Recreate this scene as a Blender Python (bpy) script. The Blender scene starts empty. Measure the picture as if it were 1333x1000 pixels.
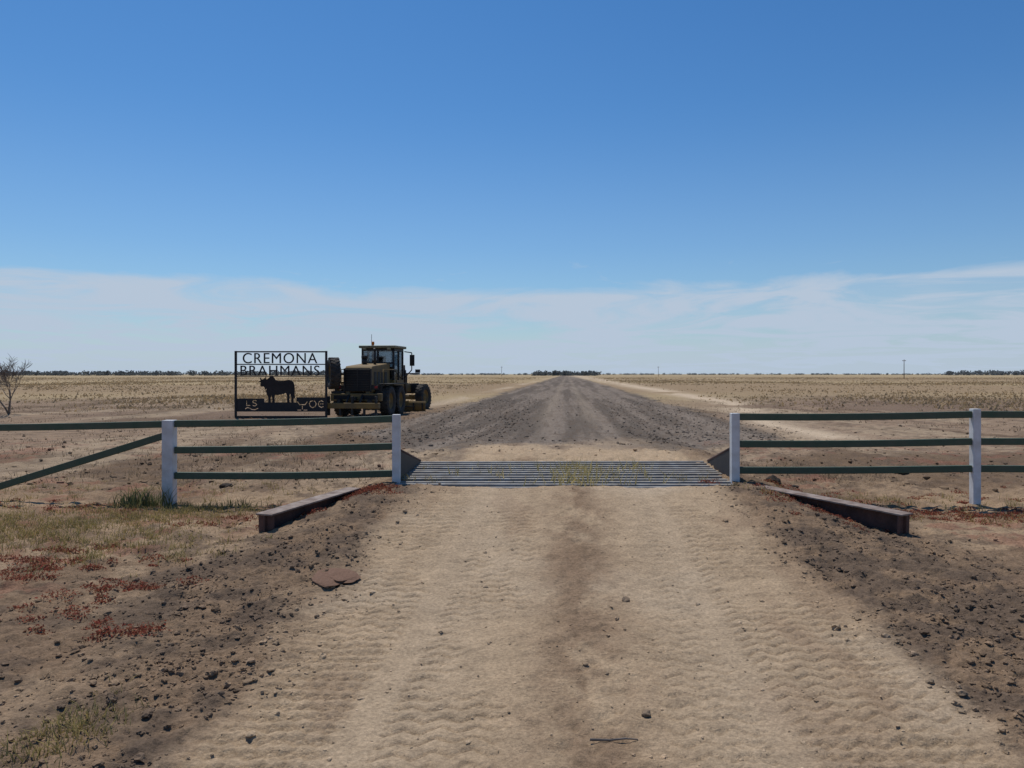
import bpy, bmesh, math, random
import numpy as np
from mathutils import Vector, Matrix
random.seed(7); rng=np.random.default_rng(11)
sc=bpy.context.scene
col=sc.collection
R=math.radians
# ---------------------------------------------------------------- helpers
def S(a,b,t):
    t=np.clip((t-a)/(b-a),0,1); return t*t*(3-2*t)
def _h(xi,yi,seed):
    h=(xi*374761393+yi*668265263+seed*974634777)&0xffffffff
    h=((h^(h>>13))*1274126177)&0xffffffff
    h=(h^(h>>16))&0xffffff
    return h/float(0xffffff)
def vn(x,y,seed=0):
    xf=np.floor(x);yf=np.floor(y);tx=x-xf;ty=y-yf
    xi=xf.astype(np.int64);yi=yf.astype(np.int64)
    tx=tx*tx*(3-2*tx);ty=ty*ty*(3-2*ty)
    a=_h(xi,yi,seed);b=_h(xi+1,yi,seed);c=_h(xi,yi+1,seed);d=_h(xi+1,yi+1,seed)
    return (a*(1-tx)+b*tx)*(1-ty)+(c*(1-tx)+d*tx)*ty
def fbm(x,y,o=3,seed=0):
    s=0;a=1;t=0;f=1
    for i in range(o):
        xr=x*.8+y*.6; yr=-x*.6+y*.8
        if i%2: s=s+a*vn(xr*f+17.3*i,yr*f-9.1*i,seed+i*31)
        else: s=s+a*vn(x*f+17.3*i,y*f-9.1*i,seed+i*31)
        t+=a;a*=.55;f*=2.03
    return s/t
def xc(y): return 0.05+0.0715*y
def mesh_arrays(name,verts,polys,mat,cols=None,smooth=False,parent=None):
    me=bpy.data.meshes.new(name)
    verts=np.asarray(verts,dtype=np.float32)
    me.vertices.add(len(verts)); me.vertices.foreach_set('co',verts.ravel())
    loops=np.concatenate([p.ravel() for p in polys]).astype(np.int32)
    tot=np.concatenate([np.full(len(p),p.shape[1],dtype=np.int32) for p in polys])
    start=np.concatenate([[0],np.cumsum(tot)[:-1]]).astype(np.int32)
    me.loops.add(len(loops)); me.loops.foreach_set('vertex_index',loops)
    me.polygons.add(len(tot)); me.polygons.foreach_set('loop_start',start); me.polygons.foreach_set('loop_total',tot)
    me.polygons.foreach_set('use_smooth',np.full(len(tot),smooth))
    if cols is not None:
        at=me.color_attributes.new('Col','FLOAT_COLOR','POINT')
        c=np.ones((len(verts),4),dtype=np.float32); c[:,:3]=cols
        at.data.foreach_set('color',c.ravel())
    me.update(calc_edges=True)
    me.materials.append(mat)
    ob=bpy.data.objects.new(name,me); col.objects.link(ob)
    if parent: ob.parent=parent
    return ob
def empty(name,loc=(0,0,0),rot=(0,0,0)):
    e=bpy.data.objects.new(name,None); e.location=loc; e.rotation_euler=rot; e.empty_display_size=.3; col.objects.link(e); return e
def finish(bm,name,mat,parent,bevel=0,smooth=False,loc=(0,0,0),rot=(0,0,0)):
    me=bpy.data.meshes.new(name); bm.normal_update(); bm.to_mesh(me); bm.free()
    me.materials.append(mat)
    if smooth:
        for p in me.polygons: p.use_smooth=True
    ob=bpy.data.objects.new(name,me); col.objects.link(ob); ob.location=loc; ob.rotation_euler=rot
    if parent: ob.parent=parent
    if bevel>0:
        m=ob.modifiers.new('bev','BEVEL'); m.width=bevel; m.segments=2; m.limit_method='ANGLE'
    return ob
def add_box(bm,x0,x1,y0,y1,z0,z1,M=None):
    vs=[bm.verts.new((x,y,z)) for x in (x0,x1) for y in (y0,y1) for z in (z0,z1)]
    for f in ((0,1,3,2),(4,6,7,5),(0,4,5,1),(2,3,7,6),(0,2,6,4),(1,5,7,3)):
        bm.faces.new([vs[i] for i in f])
    if M is not None:
        for v in vs: v.co=M@v.co
    return vs
def box(name,b,mat,parent=None,bevel=.01,M=None):
    bm=bmesh.new(); 
    if isinstance(b[0],(int,float)): b=[b]
    for q in b: add_box(bm,*q,M=M)
    bmesh.ops.recalc_face_normals(bm,faces=bm.faces)
    return finish(bm,name,mat,parent,bevel)
def add_tube(bm,p1,p2,r1,r2=None,n=10,caps=True):
    r2=r1 if r2 is None else r2
    p1=Vector(p1);p2=Vector(p2);d=(p2-p1).normalized()
    a=d.orthogonal().normalized();b=d.cross(a)
    A=[];B=[]
    for i in range(n):
        t=2*math.pi*i/n;o=a*math.cos(t)+b*math.sin(t)
        A.append(bm.verts.new(p1+o*r1));B.append(bm.verts.new(p2+o*r2))
    for i in range(n):
        j=(i+1)%n; bm.faces.new((A[i],A[j],B[j],B[i]))
    if caps: bm.faces.new(A[::-1]);bm.faces.new(B)
def tubes(name,segs,mat,parent=None,n=10,smooth=True):
    bm=bmesh.new()
    for s in segs: add_tube(bm,*s,n=n)
    ob=finish(bm,name,mat,parent,0,smooth)
    return ob
def prism(name,pts,axis,a0,a1,mat,parent=None,bevel=.01):
    bm=bmesh.new();A=[];B=[]
    def mk(p,a):
        if axis=='x': return (a,p[0],p[1])
        if axis=='y': return (p[0],a,p[1])
        return (p[0],p[1],a)
    for p in pts: A.append(bm.verts.new(mk(p,a0)));B.append(bm.verts.new(mk(p,a1)))
    n=len(pts)
    for i in range(n): bm.faces.new((A[i],A[(i+1)%n],B[(i+1)%n],B[i]))
    f1=bm.faces.new(A[::-1]);f2=bm.faces.new(B)
    bmesh.ops.recalc_face_normals(bm,faces=bm.faces)
    if n>6: bmesh.ops.triangulate(bm,faces=[f1,f2])
    return finish(bm,name,mat,parent,bevel)
# ---------------------------------------------------------------- materials
def mat(name,c,rough=.7,metal=0,c2=None,nscale=3,contrast=.5,bump=0,bscale=40,spec=.3):
    m=bpy.data.materials.new(name); m.use_nodes=True; nt=m.node_tree; b=nt.nodes['Principled BSDF']
    b.inputs['Roughness'].default_value=rough; b.inputs['Metallic'].default_value=metal
    b.inputs['Specular IOR Level'].default_value=spec
    tc=nt.nodes.new('ShaderNodeTexCoord'); nz=nt.nodes.new('ShaderNodeTexNoise'); nz.inputs['Scale'].default_value=nscale; nz.inputs['Detail'].default_value=8
    nt.links.new(tc.outputs['Object'],nz.inputs['Vector'])
    rp=nt.nodes.new('ShaderNodeValToRGB'); rp.color_ramp.elements[0].position=.5-contrast*.3; rp.color_ramp.elements[1].position=.5+contrast*.3
    c2=c2 or tuple(v*.7 for v in c)
    rp.color_ramp.elements[0].color=(*c2,1); rp.color_ramp.elements[1].color=(*c,1)
    nt.links.new(nz.outputs['Fac'],rp.inputs['Fac']); nt.links.new(rp.outputs['Color'],b.inputs['Base Color'])
    if bump:
        n2=nt.nodes.new('ShaderNodeTexNoise'); n2.inputs['Scale'].default_value=bscale; n2.inputs['Detail'].default_value=6
        nt.links.new(tc.outputs['Object'],n2.inputs['Vector'])
        bp=nt.nodes.new('ShaderNodeBump'); bp.inputs['Strength'].default_value=bump; bp.inputs['Distance'].default_value=.01
        nt.links.new(n2.outputs['Fac'],bp.inputs['Height']); nt.links.new(bp.outputs['Normal'],b.inputs['Normal'])
    return m
def colmat(name,rough=.95,transl=0,detail=None,bump=0):
    m=bpy.data.materials.new(name); m.use_nodes=True; nt=m.node_tree; b=nt.nodes['Principled BSDF']
    b.inputs['Roughness'].default_value=rough; b.inputs['Specular IOR Level'].default_value=.08
    at=nt.nodes.new('ShaderNodeAttribute'); at.attribute_name='Col'
    out=at.outputs['Color']
    if detail:
        tc=nt.nodes.new('ShaderNodeTexCoord')
        for sc_,lo,hi in detail:
            nz=nt.nodes.new('ShaderNodeTexNoise'); nz.inputs['Scale'].default_value=sc_; nz.inputs['Detail'].default_value=3; nz.inputs['Roughness'].default_value=.65
            nt.links.new(tc.outputs['Object'],nz.inputs['Vector'])
            mr=nt.nodes.new('ShaderNodeMapRange'); mr.inputs['From Min'].default_value=.3; mr.inputs['From Max'].default_value=.7
            mr.inputs['To Min'].default_value=lo; mr.inputs['To Max'].default_value=hi
            nt.links.new(nz.outputs['Fac'],mr.inputs['Value'])
            vm=nt.nodes.new('ShaderNodeVectorMath'); vm.operation='SCALE'
            nt.links.new(out,vm.inputs[0]); nt.links.new(mr.outputs['Result'],vm.inputs['Scale']); out=vm.outputs[0]
        if bump:
            n2=nt.nodes.new('ShaderNodeTexNoise'); n2.inputs['Scale'].default_value=42; n2.inputs['Detail'].default_value=5; n2.inputs['Roughness'].default_value=.72
            nt.links.new(tc.outputs['Object'],n2.inputs['Vector'])
            bp=nt.nodes.new('ShaderNodeBump'); bp.inputs['Strength'].default_value=bump; bp.inputs['Distance'].default_value=.022
            nt.links.new(n2.outputs['Fac'],bp.inputs['Height']); nt.links.new(bp.outputs['Normal'],b.inputs['Normal'])
    nt.links.new(out,b.inputs['Base Color'])
    if transl:
        tr=nt.nodes.new('ShaderNodeBsdfTranslucent'); nt.links.new(out,tr.inputs['Color'])
        mx=nt.nodes.new('ShaderNodeMixShader'); mx.inputs[0].default_value=transl
        nt.links.new(b.outputs[0],mx.inputs[1]); nt.links.new(tr.outputs[0],mx.inputs[2])
        nt.links.new(mx.outputs[0],nt.nodes['Material Output'].inputs['Surface'])
    return m
M_ground=colmat('dry_soil',detail=[(7,.86,1.12),(45,.72,1.22),(200,.8,1.16)],bump=.8)
M_clod=colmat('soil_clod',detail=[(60,.8,1.2)],bump=.5)
M_veg=colmat('vegetation',rough=.8,transl=.3)
M_white=mat('white_paint',(.76,.77,.78),.5,c2=(.5,.48,.45),nscale=7,contrast=.9,bump=.15)
M_green=mat('green_paint',(.055,.095,.058),.65,c2=(.095,.11,.075),nscale=7,contrast=.8,bump=.2)
M_rust=mat('rusty_steel',(.13,.07,.055),.75,c2=(.06,.035,.03),nscale=9,bump=.4,contrast=.7)
M_rust2=mat('pale_steel_top',(.32,.255,.215),.7,c2=(.15,.10,.075),nscale=7,bump=.3)  # paler steel colour for the top flange of the beams
M_bar=mat('galvanised_bar',(.36,.35,.33),.75,metal=0,c2=(.20,.17,.14),nscale=7,contrast=.8,bump=.2,spec=.15)
M_dsteel=mat('dark_steel',(.022,.022,.026),.6,c2=(.035,.03,.028),nscale=4)
M_yel=mat('grader_yellow_paint',(.27,.165,.045),.7,c2=(.12,.085,.05),nscale=2.2,contrast=.9,bump=.15)
M_blk=mat('black_paint',(.02,.02,.022),.6,c2=(.05,.042,.035),nscale=3)
M_tyre=mat('tyre_rubber',(.03,.029,.028),.85,c2=(.07,.058,.047),nscale=5,bump=.3)
M_roof=mat('cab_roof_paint',(.26,.22,.13),.6)
M_amber=mat('amber_lens',(.7,.2,.02),.3)
M_red=mat('red_lens',(.4,.02,.02),.3)
M_wood=mat('grey_wood',(.22,.18,.15),.9,c2=(.12,.10,.085),nscale=12,bump=.4)
M_grille=mat('radiator_grille',(.012,.012,.013),.6)
M_hide=mat('bull_plate',(.035,.026,.023),.7)
M_conc=mat('concrete',(.24,.21,.17),.9,c2=(.16,.13,.11),nscale=8,bump=.4)
def glassmat():
    m=bpy.data.materials.new('cab_glass'); m.use_nodes=True; nt=m.node_tree
    nt.nodes.remove(nt.nodes['Principled BSDF'])
    t=nt.nodes.new('ShaderNodeBsdfTransparent'); t.inputs[0].default_value=(.5,.57,.62,1)
    g=nt.nodes.new('ShaderNodeBsdfGlossy'); g.inputs['Roughness'].default_value=.08
    nz=nt.nodes.new('ShaderNodeTexNoise'); mr=nt.nodes.new('ShaderNodeMapRange'); mr.inputs['To Min'].default_value=.06; mr.inputs['To Max'].default_value=.18
    nt.links.new(nz.outputs['Fac'],mr.inputs['Value'])
    mx=nt.nodes.new('ShaderNodeMixShader'); nt.links.new(mr.outputs[0],mx.inputs[0])
    nt.links.new(t.outputs[0],mx.inputs[1]); nt.links.new(g.outputs[0],mx.inputs[2]); nt.links.new(mx.outputs[0],nt.nodes['Material Output'].inputs['Surface'])
    return m
M_glass=glassmat()
# ---------------------------------------------------------------- terrain functions
GX0,GX1,GY0,GY1=-1.42,2.72,9.1,11.4
def road_half(y):
    return 1.85+4.7*S(12,24,y)
def macro(x,y):
    u=np.abs(x-xc(y))
    z=.27*S(5.0,8.9,y)*(1-S(11.8,21,y))*(1-S(2.1,3.3,u))
    z=z-.3*S(12,30,y)
    z=z+(fbm(x*.3,y*.3,2,5)-.5)*.14*S(2.2,4.2,u)*(1-S(40,90,y))
    return z
def fields(x,y):
    u=x-xc(y); au=np.abs(u)
    w1=fbm(x*1.1,y*.55,4,101)-.5
    near=1-S(9.3,11.5,y)
    ue=au+w1*.6-np.where(u>0,.08,0)+(fbm(x*6,y*6,2,102)-.5)*.16
    f={}
    f['u']=u; f['near']=near
    f['sand_near']=(1-S(1.5,1.95,ue))*near
    f['clod']=near*S(1.5,1.95,ue)*(1-S(2.5,3.3,au+w1*1.8+np.where(u>0,-.7,.0)))
    f['centre']=near*np.exp(-((u-.08+w1*.18+(fbm(x*5,y*5,2,103)-.5)*.16)/.28)**2)
    hw=road_half(y)
    f['road_far']=(1-near)*(1-S(hw-.6,hw+.3,au+w1*1.6))
    f['patch']=fbm(x*.35,y*.2,4,77)
    return f
def tread(u,y,x):
    wx=fbm(x*1.1,y*1.1,2,9); wy=fbm(x*1.8,y*1.8,2,8)
    tri=np.abs(((u/.17+.4*wx)%1)-.5)*2
    ph=(y+.065*tri+.07*wy)/.12
    fr=np.abs((ph%1)-.5)*2
    s=S(.05,.38,fr)
    # outer left band: a second set of lugs mirrored, making a diamond net
    ph2=(y-.065*tri+.07*wy)/.12+.5
    s2=S(.05,.38,np.abs((ph2%1)-.5)*2)
    net=S(.42,.55,fbm(x*.9+5,y*.5,2,57))
    s=s*(1-net*(1-s2)*.9)
    s=.25+.75*s+.25*(vn(x*25,y*25,12)-.5)
    m1=S(-1.8,-1.65,u)*(1-S(-1.12,-1.04,u)); m2=S(-.92,-.86,u)*(1-S(-.36,-.28,u)); m3=S(.95,1.03,u)*(1-S(1.7,1.85,u)); m4=.6*S(.35,.42,u)*(1-S(.8,.9,u))
    pn=S(.38,.54,fbm(x*1.1,y*.5,4,55))
    return s,(m1+m2+m3+m4)*pn
def height(x,y,full=True):
    z=macro(x,y); f=fields(x,y); u=f['u']
    a=np.abs(u)
    z=z-.02*f['near']*(np.exp(-((a-.85)/.28)**2))
    if full:
        n1=fbm(x*7,y*7,3,21); n2=vn(x*30,y*30,23)
        fine=fbm(x*14,y*14,3,25)
        s,tm=tread(u,y,x)
        z=z+f['sand_near']*((n1-.5)*.02+(fine-.5)*.012+(s-1)*tm*.021*(1-.5*S(7,9,y)))
        z=z+f['clod']*((n1-.35)*.07+(n2-.5)*.03)
        z=z+f['centre']*((fine-.5)*.035)
        other=np.clip(f['near']-f['sand_near']-f['clod'],0,1)
        z=z+other*((n1-.5)*.06+(fine-.5)*.045)
        streak=fbm(u*2.2,y*.12,3,60)
        z=z+f['road_far']*((n1-.5)*.10+(streak-.5)*.16*S(14,22,y))
        far=np.clip((1-f['near'])-f['road_far'],0,1)
        z=z+far*((n1-.5)*.11+(fine-.5)*.05)
        win=np.exp(-((a-road_half(y)-.4)/.4)**2)*S(20,26,y)
        z=z+win*(.05+.12*(fbm(x*1.2,y*.5,2,66)-.5))
    return z
def colour(x,y):
    f=fields(x,y); u=f['u']; a=np.abs(u)
    n=fbm(x*.9,y*.9,4,31)[:,None]; nn=fbm(x*4,y*4,3,33)[:,None]; big=f['patch'][:,None]
    C=lambda *c: np.array(c)[None,:]
    sand=C(.43,.312,.20)*(.86+.28*nn); pale=C(.49,.378,.262)
    brown=C(.235,.158,.10); dark=C(.142,.10,.070); straw=C(.38,.283,.16); grey=C(.175,.14,.11)
    def mix(a_,b_,t):
        t=t if getattr(t,'ndim',1)==2 else t[:,None]
        return a_*(1-t)+b_*t
    base=mix(C(.35,.245,.155)*np.ones_like(n),brown,S(.47,.60,n)); base=mix(base,dark,S(.52,.68,nn)*.7)
    base=mix(base,C(.37,.25,.155),(S(.4,.6,big)*.45)*(1-S(9,12,y)[:,None]))
    beh=mix(C(.30,.21,.14)*np.ones_like(n),brown*.75,S(.46,.58,fbm(x*.3,y*.16,4,91)))
    beh=mix(beh,C(.40,.30,.20),S(.53,.66,fbm(x*.5,y*.1,3,92))*.75); beh=mix(beh,dark*.9,S(.48,.64,nn)*.6)
    base=mix(base,beh,S(9.5,13,y))
    db=S(24,34,y)*(1-S(52,80,y+ (fbm(x*.05,y*.02,3,46)-.5)*60))
    base=mix(base,C(.185,.125,.087),db*S(.38,.52,fbm(x*.12,y*.05,3,47))*.85)
    gr=fbm(x*.03,y*.012,3,44)
    base=mix(base,straw,S(42,78,y+(gr-.5)*60))
    bands=fbm(x*.006,y*.02,4,45)
    base=mix(base,C(.255,.17,.105),S(.48,.60,bands)*S(50,90,y)*.6)
    base=mix(base,C(.40,.315,.19),S(300,1200,y)*.8)
    c=base
    c=mix(c,mix(brown,dark,S(.35,.6,nn)),f['clod']*.9)
    sn=mix(sand,pale,S(.5,.8,n)*.6)
    sn=mix(sn,brown*1.3,S(.58,.74,fbm(x*2.2,y*.8,4,36))*.5)
    rut=np.exp(-((a-.85)/.33)**2)
    sn=mix(sn,pale*.97,rut*.35)
    c=mix(c,sn,f['sand_near'])
    s,tm=tread(u,y,x)
    c=mix(c,sand*.6,f['sand_near']*np.clip(1-s,0,1)*tm*.6)  # groove shade painted into the sand colour, deepening the tread relief
    c=mix(c,brown*1.05,f['centre']*S(.2,.6,fbm(x*5,y*2.2,4,35))*.9)
    st=fbm(u*1.6,y*.06,4,61)
    rf=mix(grey*.75*np.ones_like(n),grey*1.3,S(.35,.65,st)); rf=mix(rf,dark*.9,S(.48,.7,nn)*.55)
    tr=(np.exp(-((a-1.0)/.35)**2))*S(20,40,y)
    rf=mix(rf,C(.27,.215,.16),tr*.55)
    c=mix(c,rf,f['road_far'])
    ap=(1-S(1.5,2.9,a+(fbm(x*.8,y*.5,3,71)-.5)*2.4))*(1-S(14,21,y+(fbm(x*.7,y*.2,3,72)-.5)*9))*(1-f['near'])
    c=mix(c,mix(sand*1.05,brown,S(.5,.7,fbm(x*2,y*.4,3,73))*.7),ap)
    cen=7.5+3.0*S(22,55,y)
    ps=np.exp(-((u-cen+(fbm(x*.1,y*.08,2,83)-.5)*1.2)/(.55+.012*y))**2)*S(.32,.50,fbm(x*.5,y*.2,4,81))*S(18,22,y)
    c=mix(c,pale*1.12,np.clip(ps*1.0,0,1))
    ps=np.exp(-((u+8.2)/.9)**2)*S(.38,.54,fbm(x*.2,y*.06,3,82))*S(36,50,y)
    c=mix(c,pale,ps*.7)
    rd=S(.52,.62,fbm(x*2.6,y*2.6,4,51))*S(.42,.55,fbm(x*.7,y*.7,2,52))*S(2.6,3.6,a)*(1-S(16,22,y))
    c=mix(c,C(.25,.105,.07),rd*.5)
    return c
# ---------------------------------------------------------------- ground + road sheet
def axis_x():
    xs=[0.];
    while xs[-1]<5000:
        v=xs[-1]; xs.append(v+(.0165 if v<2.6 else .022)+.026*max(0,v-5))
    xs=np.array(xs); return np.concatenate([-xs[:0:-1],xs])+.4
def axis_y():
    ys=[1.6]
    while ys[-1]<7000:
        v=ys[-1]; k=.0030 if v<8 else (.0038 if v<12 else (.010 if v<100 else .028))
        ys.append(v+max(.0125,k*v))
    back=[-600,-200,-80,-30,-12,-6,-3,-1.5,-.6,-.1,.3,.7,1.0,1.2,1.4,1.5]
    return np.array(back+ys)
xs=axis_x(); ys=axis_y()
X,Y=np.meshgrid(xs,ys); sh=X.shape; x=X.ravel(); y=Y.ravel()
z=height(x,y)
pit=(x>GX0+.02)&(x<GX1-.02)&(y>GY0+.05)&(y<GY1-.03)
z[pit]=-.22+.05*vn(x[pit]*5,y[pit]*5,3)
cl=colour(x,y); cl[pit]*=.6  # pit soil colour darkened to paint in the shade below the bars
V=np.stack([x,y,z],1)
ny,nx=sh
idx=np.arange(ny*nx).reshape(sh)
Q=np.stack([idx[:-1,:-1],idx[:-1,1:],idx[1:,1:],idx[1:,:-1]],-1).reshape(-1,4)
cx_=x[Q].mean(1); cy_=y[Q].mean(1)
isroad=np.abs(cx_-xc(cy_))<road_half(cy_)
def sub(name,mask):
    q=Q[mask]; used=np.unique(q); mp=np.zeros(len(V),dtype=np.int64); mp[used]=np.arange(len(used))
    return mesh_arrays(name,V[used],[mp[q]],M_ground,cl[used],smooth=True)
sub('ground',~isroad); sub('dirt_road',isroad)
# ---------------------------------------------------------------- clods
def clods(name,px,py,size,cols,sub_=1,flat=.62,sink=.3,jit=.22):
    bm=bmesh.new(); bmesh.ops.create_icosphere(bm,subdivisions=sub_,radius=1)
    bv=np.array([v.co[:] for v in bm.verts]); bf=np.array([[v.index for v in f.verts] for f in bm.faces]); bm.free()
    n=len(px); k=len(bv)
    v=np.repeat(bv[None],n,0)
    if sub_>2:
        for i in range(n):
            o=rng.uniform(0,50,3); nzv=fbm(bv[:,0]*1.6+o[0]+bv[:,2],bv[:,1]*1.6+o[1]-bv[:,2],3,int(o[2]))
            v[i]=bv*(.55+.9*nzv)[:,None]
    v=v*(1+jit*rng.standard_normal((n,k,1)))
    sx=rng.uniform(.7,1.35,(n,1,3)); v=v*sx
    t=rng.uniform(0,6.28,n); c,s=np.cos(t)[:,None],np.sin(t)[:,None]
    vx=v[:,:,0]*c-v[:,:,1]*s; vy=v[:,:,0]*s+v[:,:,1]*c
    v=np.stack([vx,vy,v[:,:,2]*flat],-1)*size[:,None,None]
    pz=height(px,py)
    v[:,:,0]+=px[:,None]; v[:,:,1]+=py[:,None]; v[:,:,2]+=(pz+size*flat*(1-sink*2))[:,None]
    F=(bf[None]+(np.arange(n)*k)[:,None,None]).reshape(-1,3)
    return mesh_arrays(name,v.reshape(-1,3),[F],M_clod,np.repeat(cols,k,0),smooth=False)
def scatter(n,ylo,yhi,ulo,uhi):
    y_=np.exp(rng.uniform(np.log(ylo),np.log(yhi),n)); u_=rng.uniform(ulo,uhi,n); return u_+xc(y_),y_
def own(px,py,k=1.0,var=.15):
    return colour(px,py)*k*(1+var*rng.standard_normal((len(px),1)).clip(-1.6,1.8))
P=[];
for n,lo,hi in ((9000,-4.0,-1.4),(9000,1.45,4.4)):
    a,b=scatter(n,2.4,9.3,lo,hi); P.append((a,b))
px=np.concatenate([p[0] for p in P]);py=np.concatenate([p[1] for p in P])
keep=rng.random(len(px))<(fields(px,py)['clod']*.85+.15)*S(.25,.55,fbm(px*1.5,py*1.5,3,141)); px=px[keep];py=py[keep]
sz=.0035+.0042*rng.gamma(1.2,1,len(px)).clip(0,5)
clods('soil_clods',px,py,sz,own(px,py,1.0),2)
px,py=scatter(4200,2.2,9.0,-6,6); sz=.002+.0025*rng.gamma(1.1,1,len(px)).clip(0,5)
clods('gravel',px,py,sz,own(px,py,1.12,.22),2)
px,py=scatter(12000,12.5,60,-7.0,7.4)
uu=px-xc(py); k=(rng.random(len(px))<.15+.85*S(15,22,py)*S(1.2,2.5,np.abs(uu)))&(np.abs(uu)<road_half(py)+.6); px=px[k];py=py[k]
sz=.010+.011*rng.gamma(1.1,.9,len(px)).clip(0,4)
clods('graded_soil_clods',px,py,sz,own(px,py,1.05),1)
y_=np.exp(rng.uniform(np.log(10.5),np.log(50),6000)); x_=rng.uniform(-.78,.78,6000)*y_
k=np.abs(x_-xc(y_))>road_half(y_)+.3; x_=x_[k];y_=y_[k]
sz=.006+.009*rng.gamma(1.1,.9,len(x_)).clip(0,5)
clods('paddock_clods',x_,y_,sz,own(x_,y_,.8),1)
clods('flat_rock',np.array([-1.34]),np.array([5.86]),np.array([.19]),np.array([[.19,.115,.08]]),4,flat=.17,jit=.010)
clods('small_rock',np.array([.63,.80,-.55]),np.array([3.6,5.4,3.0]),np.array([.028,.03,.012]),np.array([[.24,.175,.12]]*3),3,flat=.55,jit=.03)
clods('dung_pile',np.array([3.55,3.9,-4.1,6.1]),np.array([10.4,10.6,11.,12.2]),np.array([.14,.08,.13,.15]),np.array([[.05,.04,.033]]*4),3,flat=.4,jit=.05)
# ---------------------------------------------------------------- grass / weeds
def blades(name,cx,cy,h,w,k,spread,lean,cols,simple=False,z0=None,var=(.7,1.25)):
    n=len(cx); N=n*k
    bx=np.repeat(cx,k)+rng.normal(0,1,N)*np.repeat(spread,k); by=np.repeat(cy,k)+rng.normal(0,1,N)*np.repeat(spread,k)
    bz=height(bx,by)-.01 if z0 is None else np.full(N,z0)
    hh=np.repeat(h,k)*rng.uniform(.45,1.1,N); ww=np.repeat(w,k)*rng.uniform(.6,1.3,N)
    t=rng.uniform(0,6.28,N); dx,dy=np.cos(t),np.sin(t); L=hh*rng.uniform(.1,1,N)*lean
    t2=rng.uniform(0,6.28,N); qx,qy=np.cos(t2)*ww/2,np.sin(t2)*ww/2
    cc=np.repeat(cols,k,0)*rng.uniform(*var,(N,1))
    b=np.stack([bx,by,bz],1); q=np.stack([qx,qy,0*qx],1)
    tip=b+np.stack([dx*L,dy*L,hh],1)
    if simple:
        v=np.stack([b-q,b+q,tip],1).reshape(-1,3); F=np.arange(N*3).reshape(-1,3)
        return mesh_arrays(name,v,[F],M_veg,np.repeat(cc,3,0))
    mid=b+np.stack([dx*L*.3,dy*L*.3,hh*.6],1)
    v=np.stack([b-q,b+q,mid+q*.7,mid-q*.7,tip],1).reshape(-1,3); o=np.arange(N)*5
    return mesh_arrays(name,v,[np.stack([o,o+1,o+2,o+3],1),np.stack([o+3,o+2,o+4],1)],M_veg,np.repeat(cc,5,0))
def mixcol(n,a,b): 
    t=rng.random((n,1)); return np.array(a)*(1-t)+np.array(b)*t
n=36000; y_=np.exp(rng.uniform(np.log(38),np.log(420),n)); x_=rng.uniform(-.8,.8,n)*y_
d=S(38,78,y_+(fbm(x_*.05,y_*.02,3,46)-.5)*50)*(.15+.85*S(.40,.55,fbm(x_*.05,y_*.02,3,44)))*(1-.8*S(.48,.60,fbm(x_*.006,y_*.02,4,45)))
k=(rng.random(n)<d)&(np.abs(x_-xc(y_))>11+.01*y_); x_=x_[k];y_=y_[k]; n=len(x_)
blades('dry_paddock_grass',x_,y_,rng.uniform(.08,.26,n),.08+.0018*y_,5,.4+.006*y_,1.2,mixcol(n,(.43,.31,.17),(.36,.255,.145)),simple=True,var=(.88,1.12))
def gauss(n,cx,cy,sx,sy): return rng.normal(cx,sx,n),rng.normal(cy,sy,n)
a=[gauss(340,-4.7,7.7,.9,.5),gauss(120,-3.9,8.7,.7,.3),gauss(70,-6.2,8.6,1.0,.5),gauss(60,4.8,8.6,1.2,.4),gauss(22,-2.0,3.4,.11,.16),gauss(50,5.0,9.6,1.6,.3),gauss(120,-6.,10.5,2.5,.8),gauss(40,-3.4,6.9,.5,.3)]
x_=np.concatenate([q[0] for q in a]);y_=np.concatenate([q[1] for q in a]);n=len(x_)
blades('dry_grass',x_,y_,rng.uniform(.04,.12,n),np.full(n,.007),16,np.full(n,.06),1.4,mixcol(n,(.42,.31,.12),(.30,.25,.10)))
x_=rng.uniform(-8,9,900);y_=rng.uniform(3,14,900);k=np.abs(x_-xc(y_))>2.2;x_=x_[k];y_=y_[k];n=len(x_)
blades('dead_grass_stubble',x_,y_,rng.uniform(.02,.06,n),np.full(n,.005),9,np.full(n,.06),2.0,mixcol(n,(.36,.25,.13),(.16,.11,.07)))
n=3600; y_=np.exp(rng.uniform(np.log(11),np.log(60),n)); x_=rng.uniform(-.8,.8,n)*y_; k=(np.abs(x_-xc(y_))>road_half(y_)+1)&(fbm(x_*.2,y_*.1,3,151)>.47); x_=x_[k];y_=y_[k];n=len(x_)
blades('dead_stalks',x_,y_,rng.uniform(.04,.15,n),.006+.0007*y_,6,.04+.004*y_,1.2,mixcol(n,(.30,.22,.13),(.15,.105,.07)),simple=True)
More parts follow.
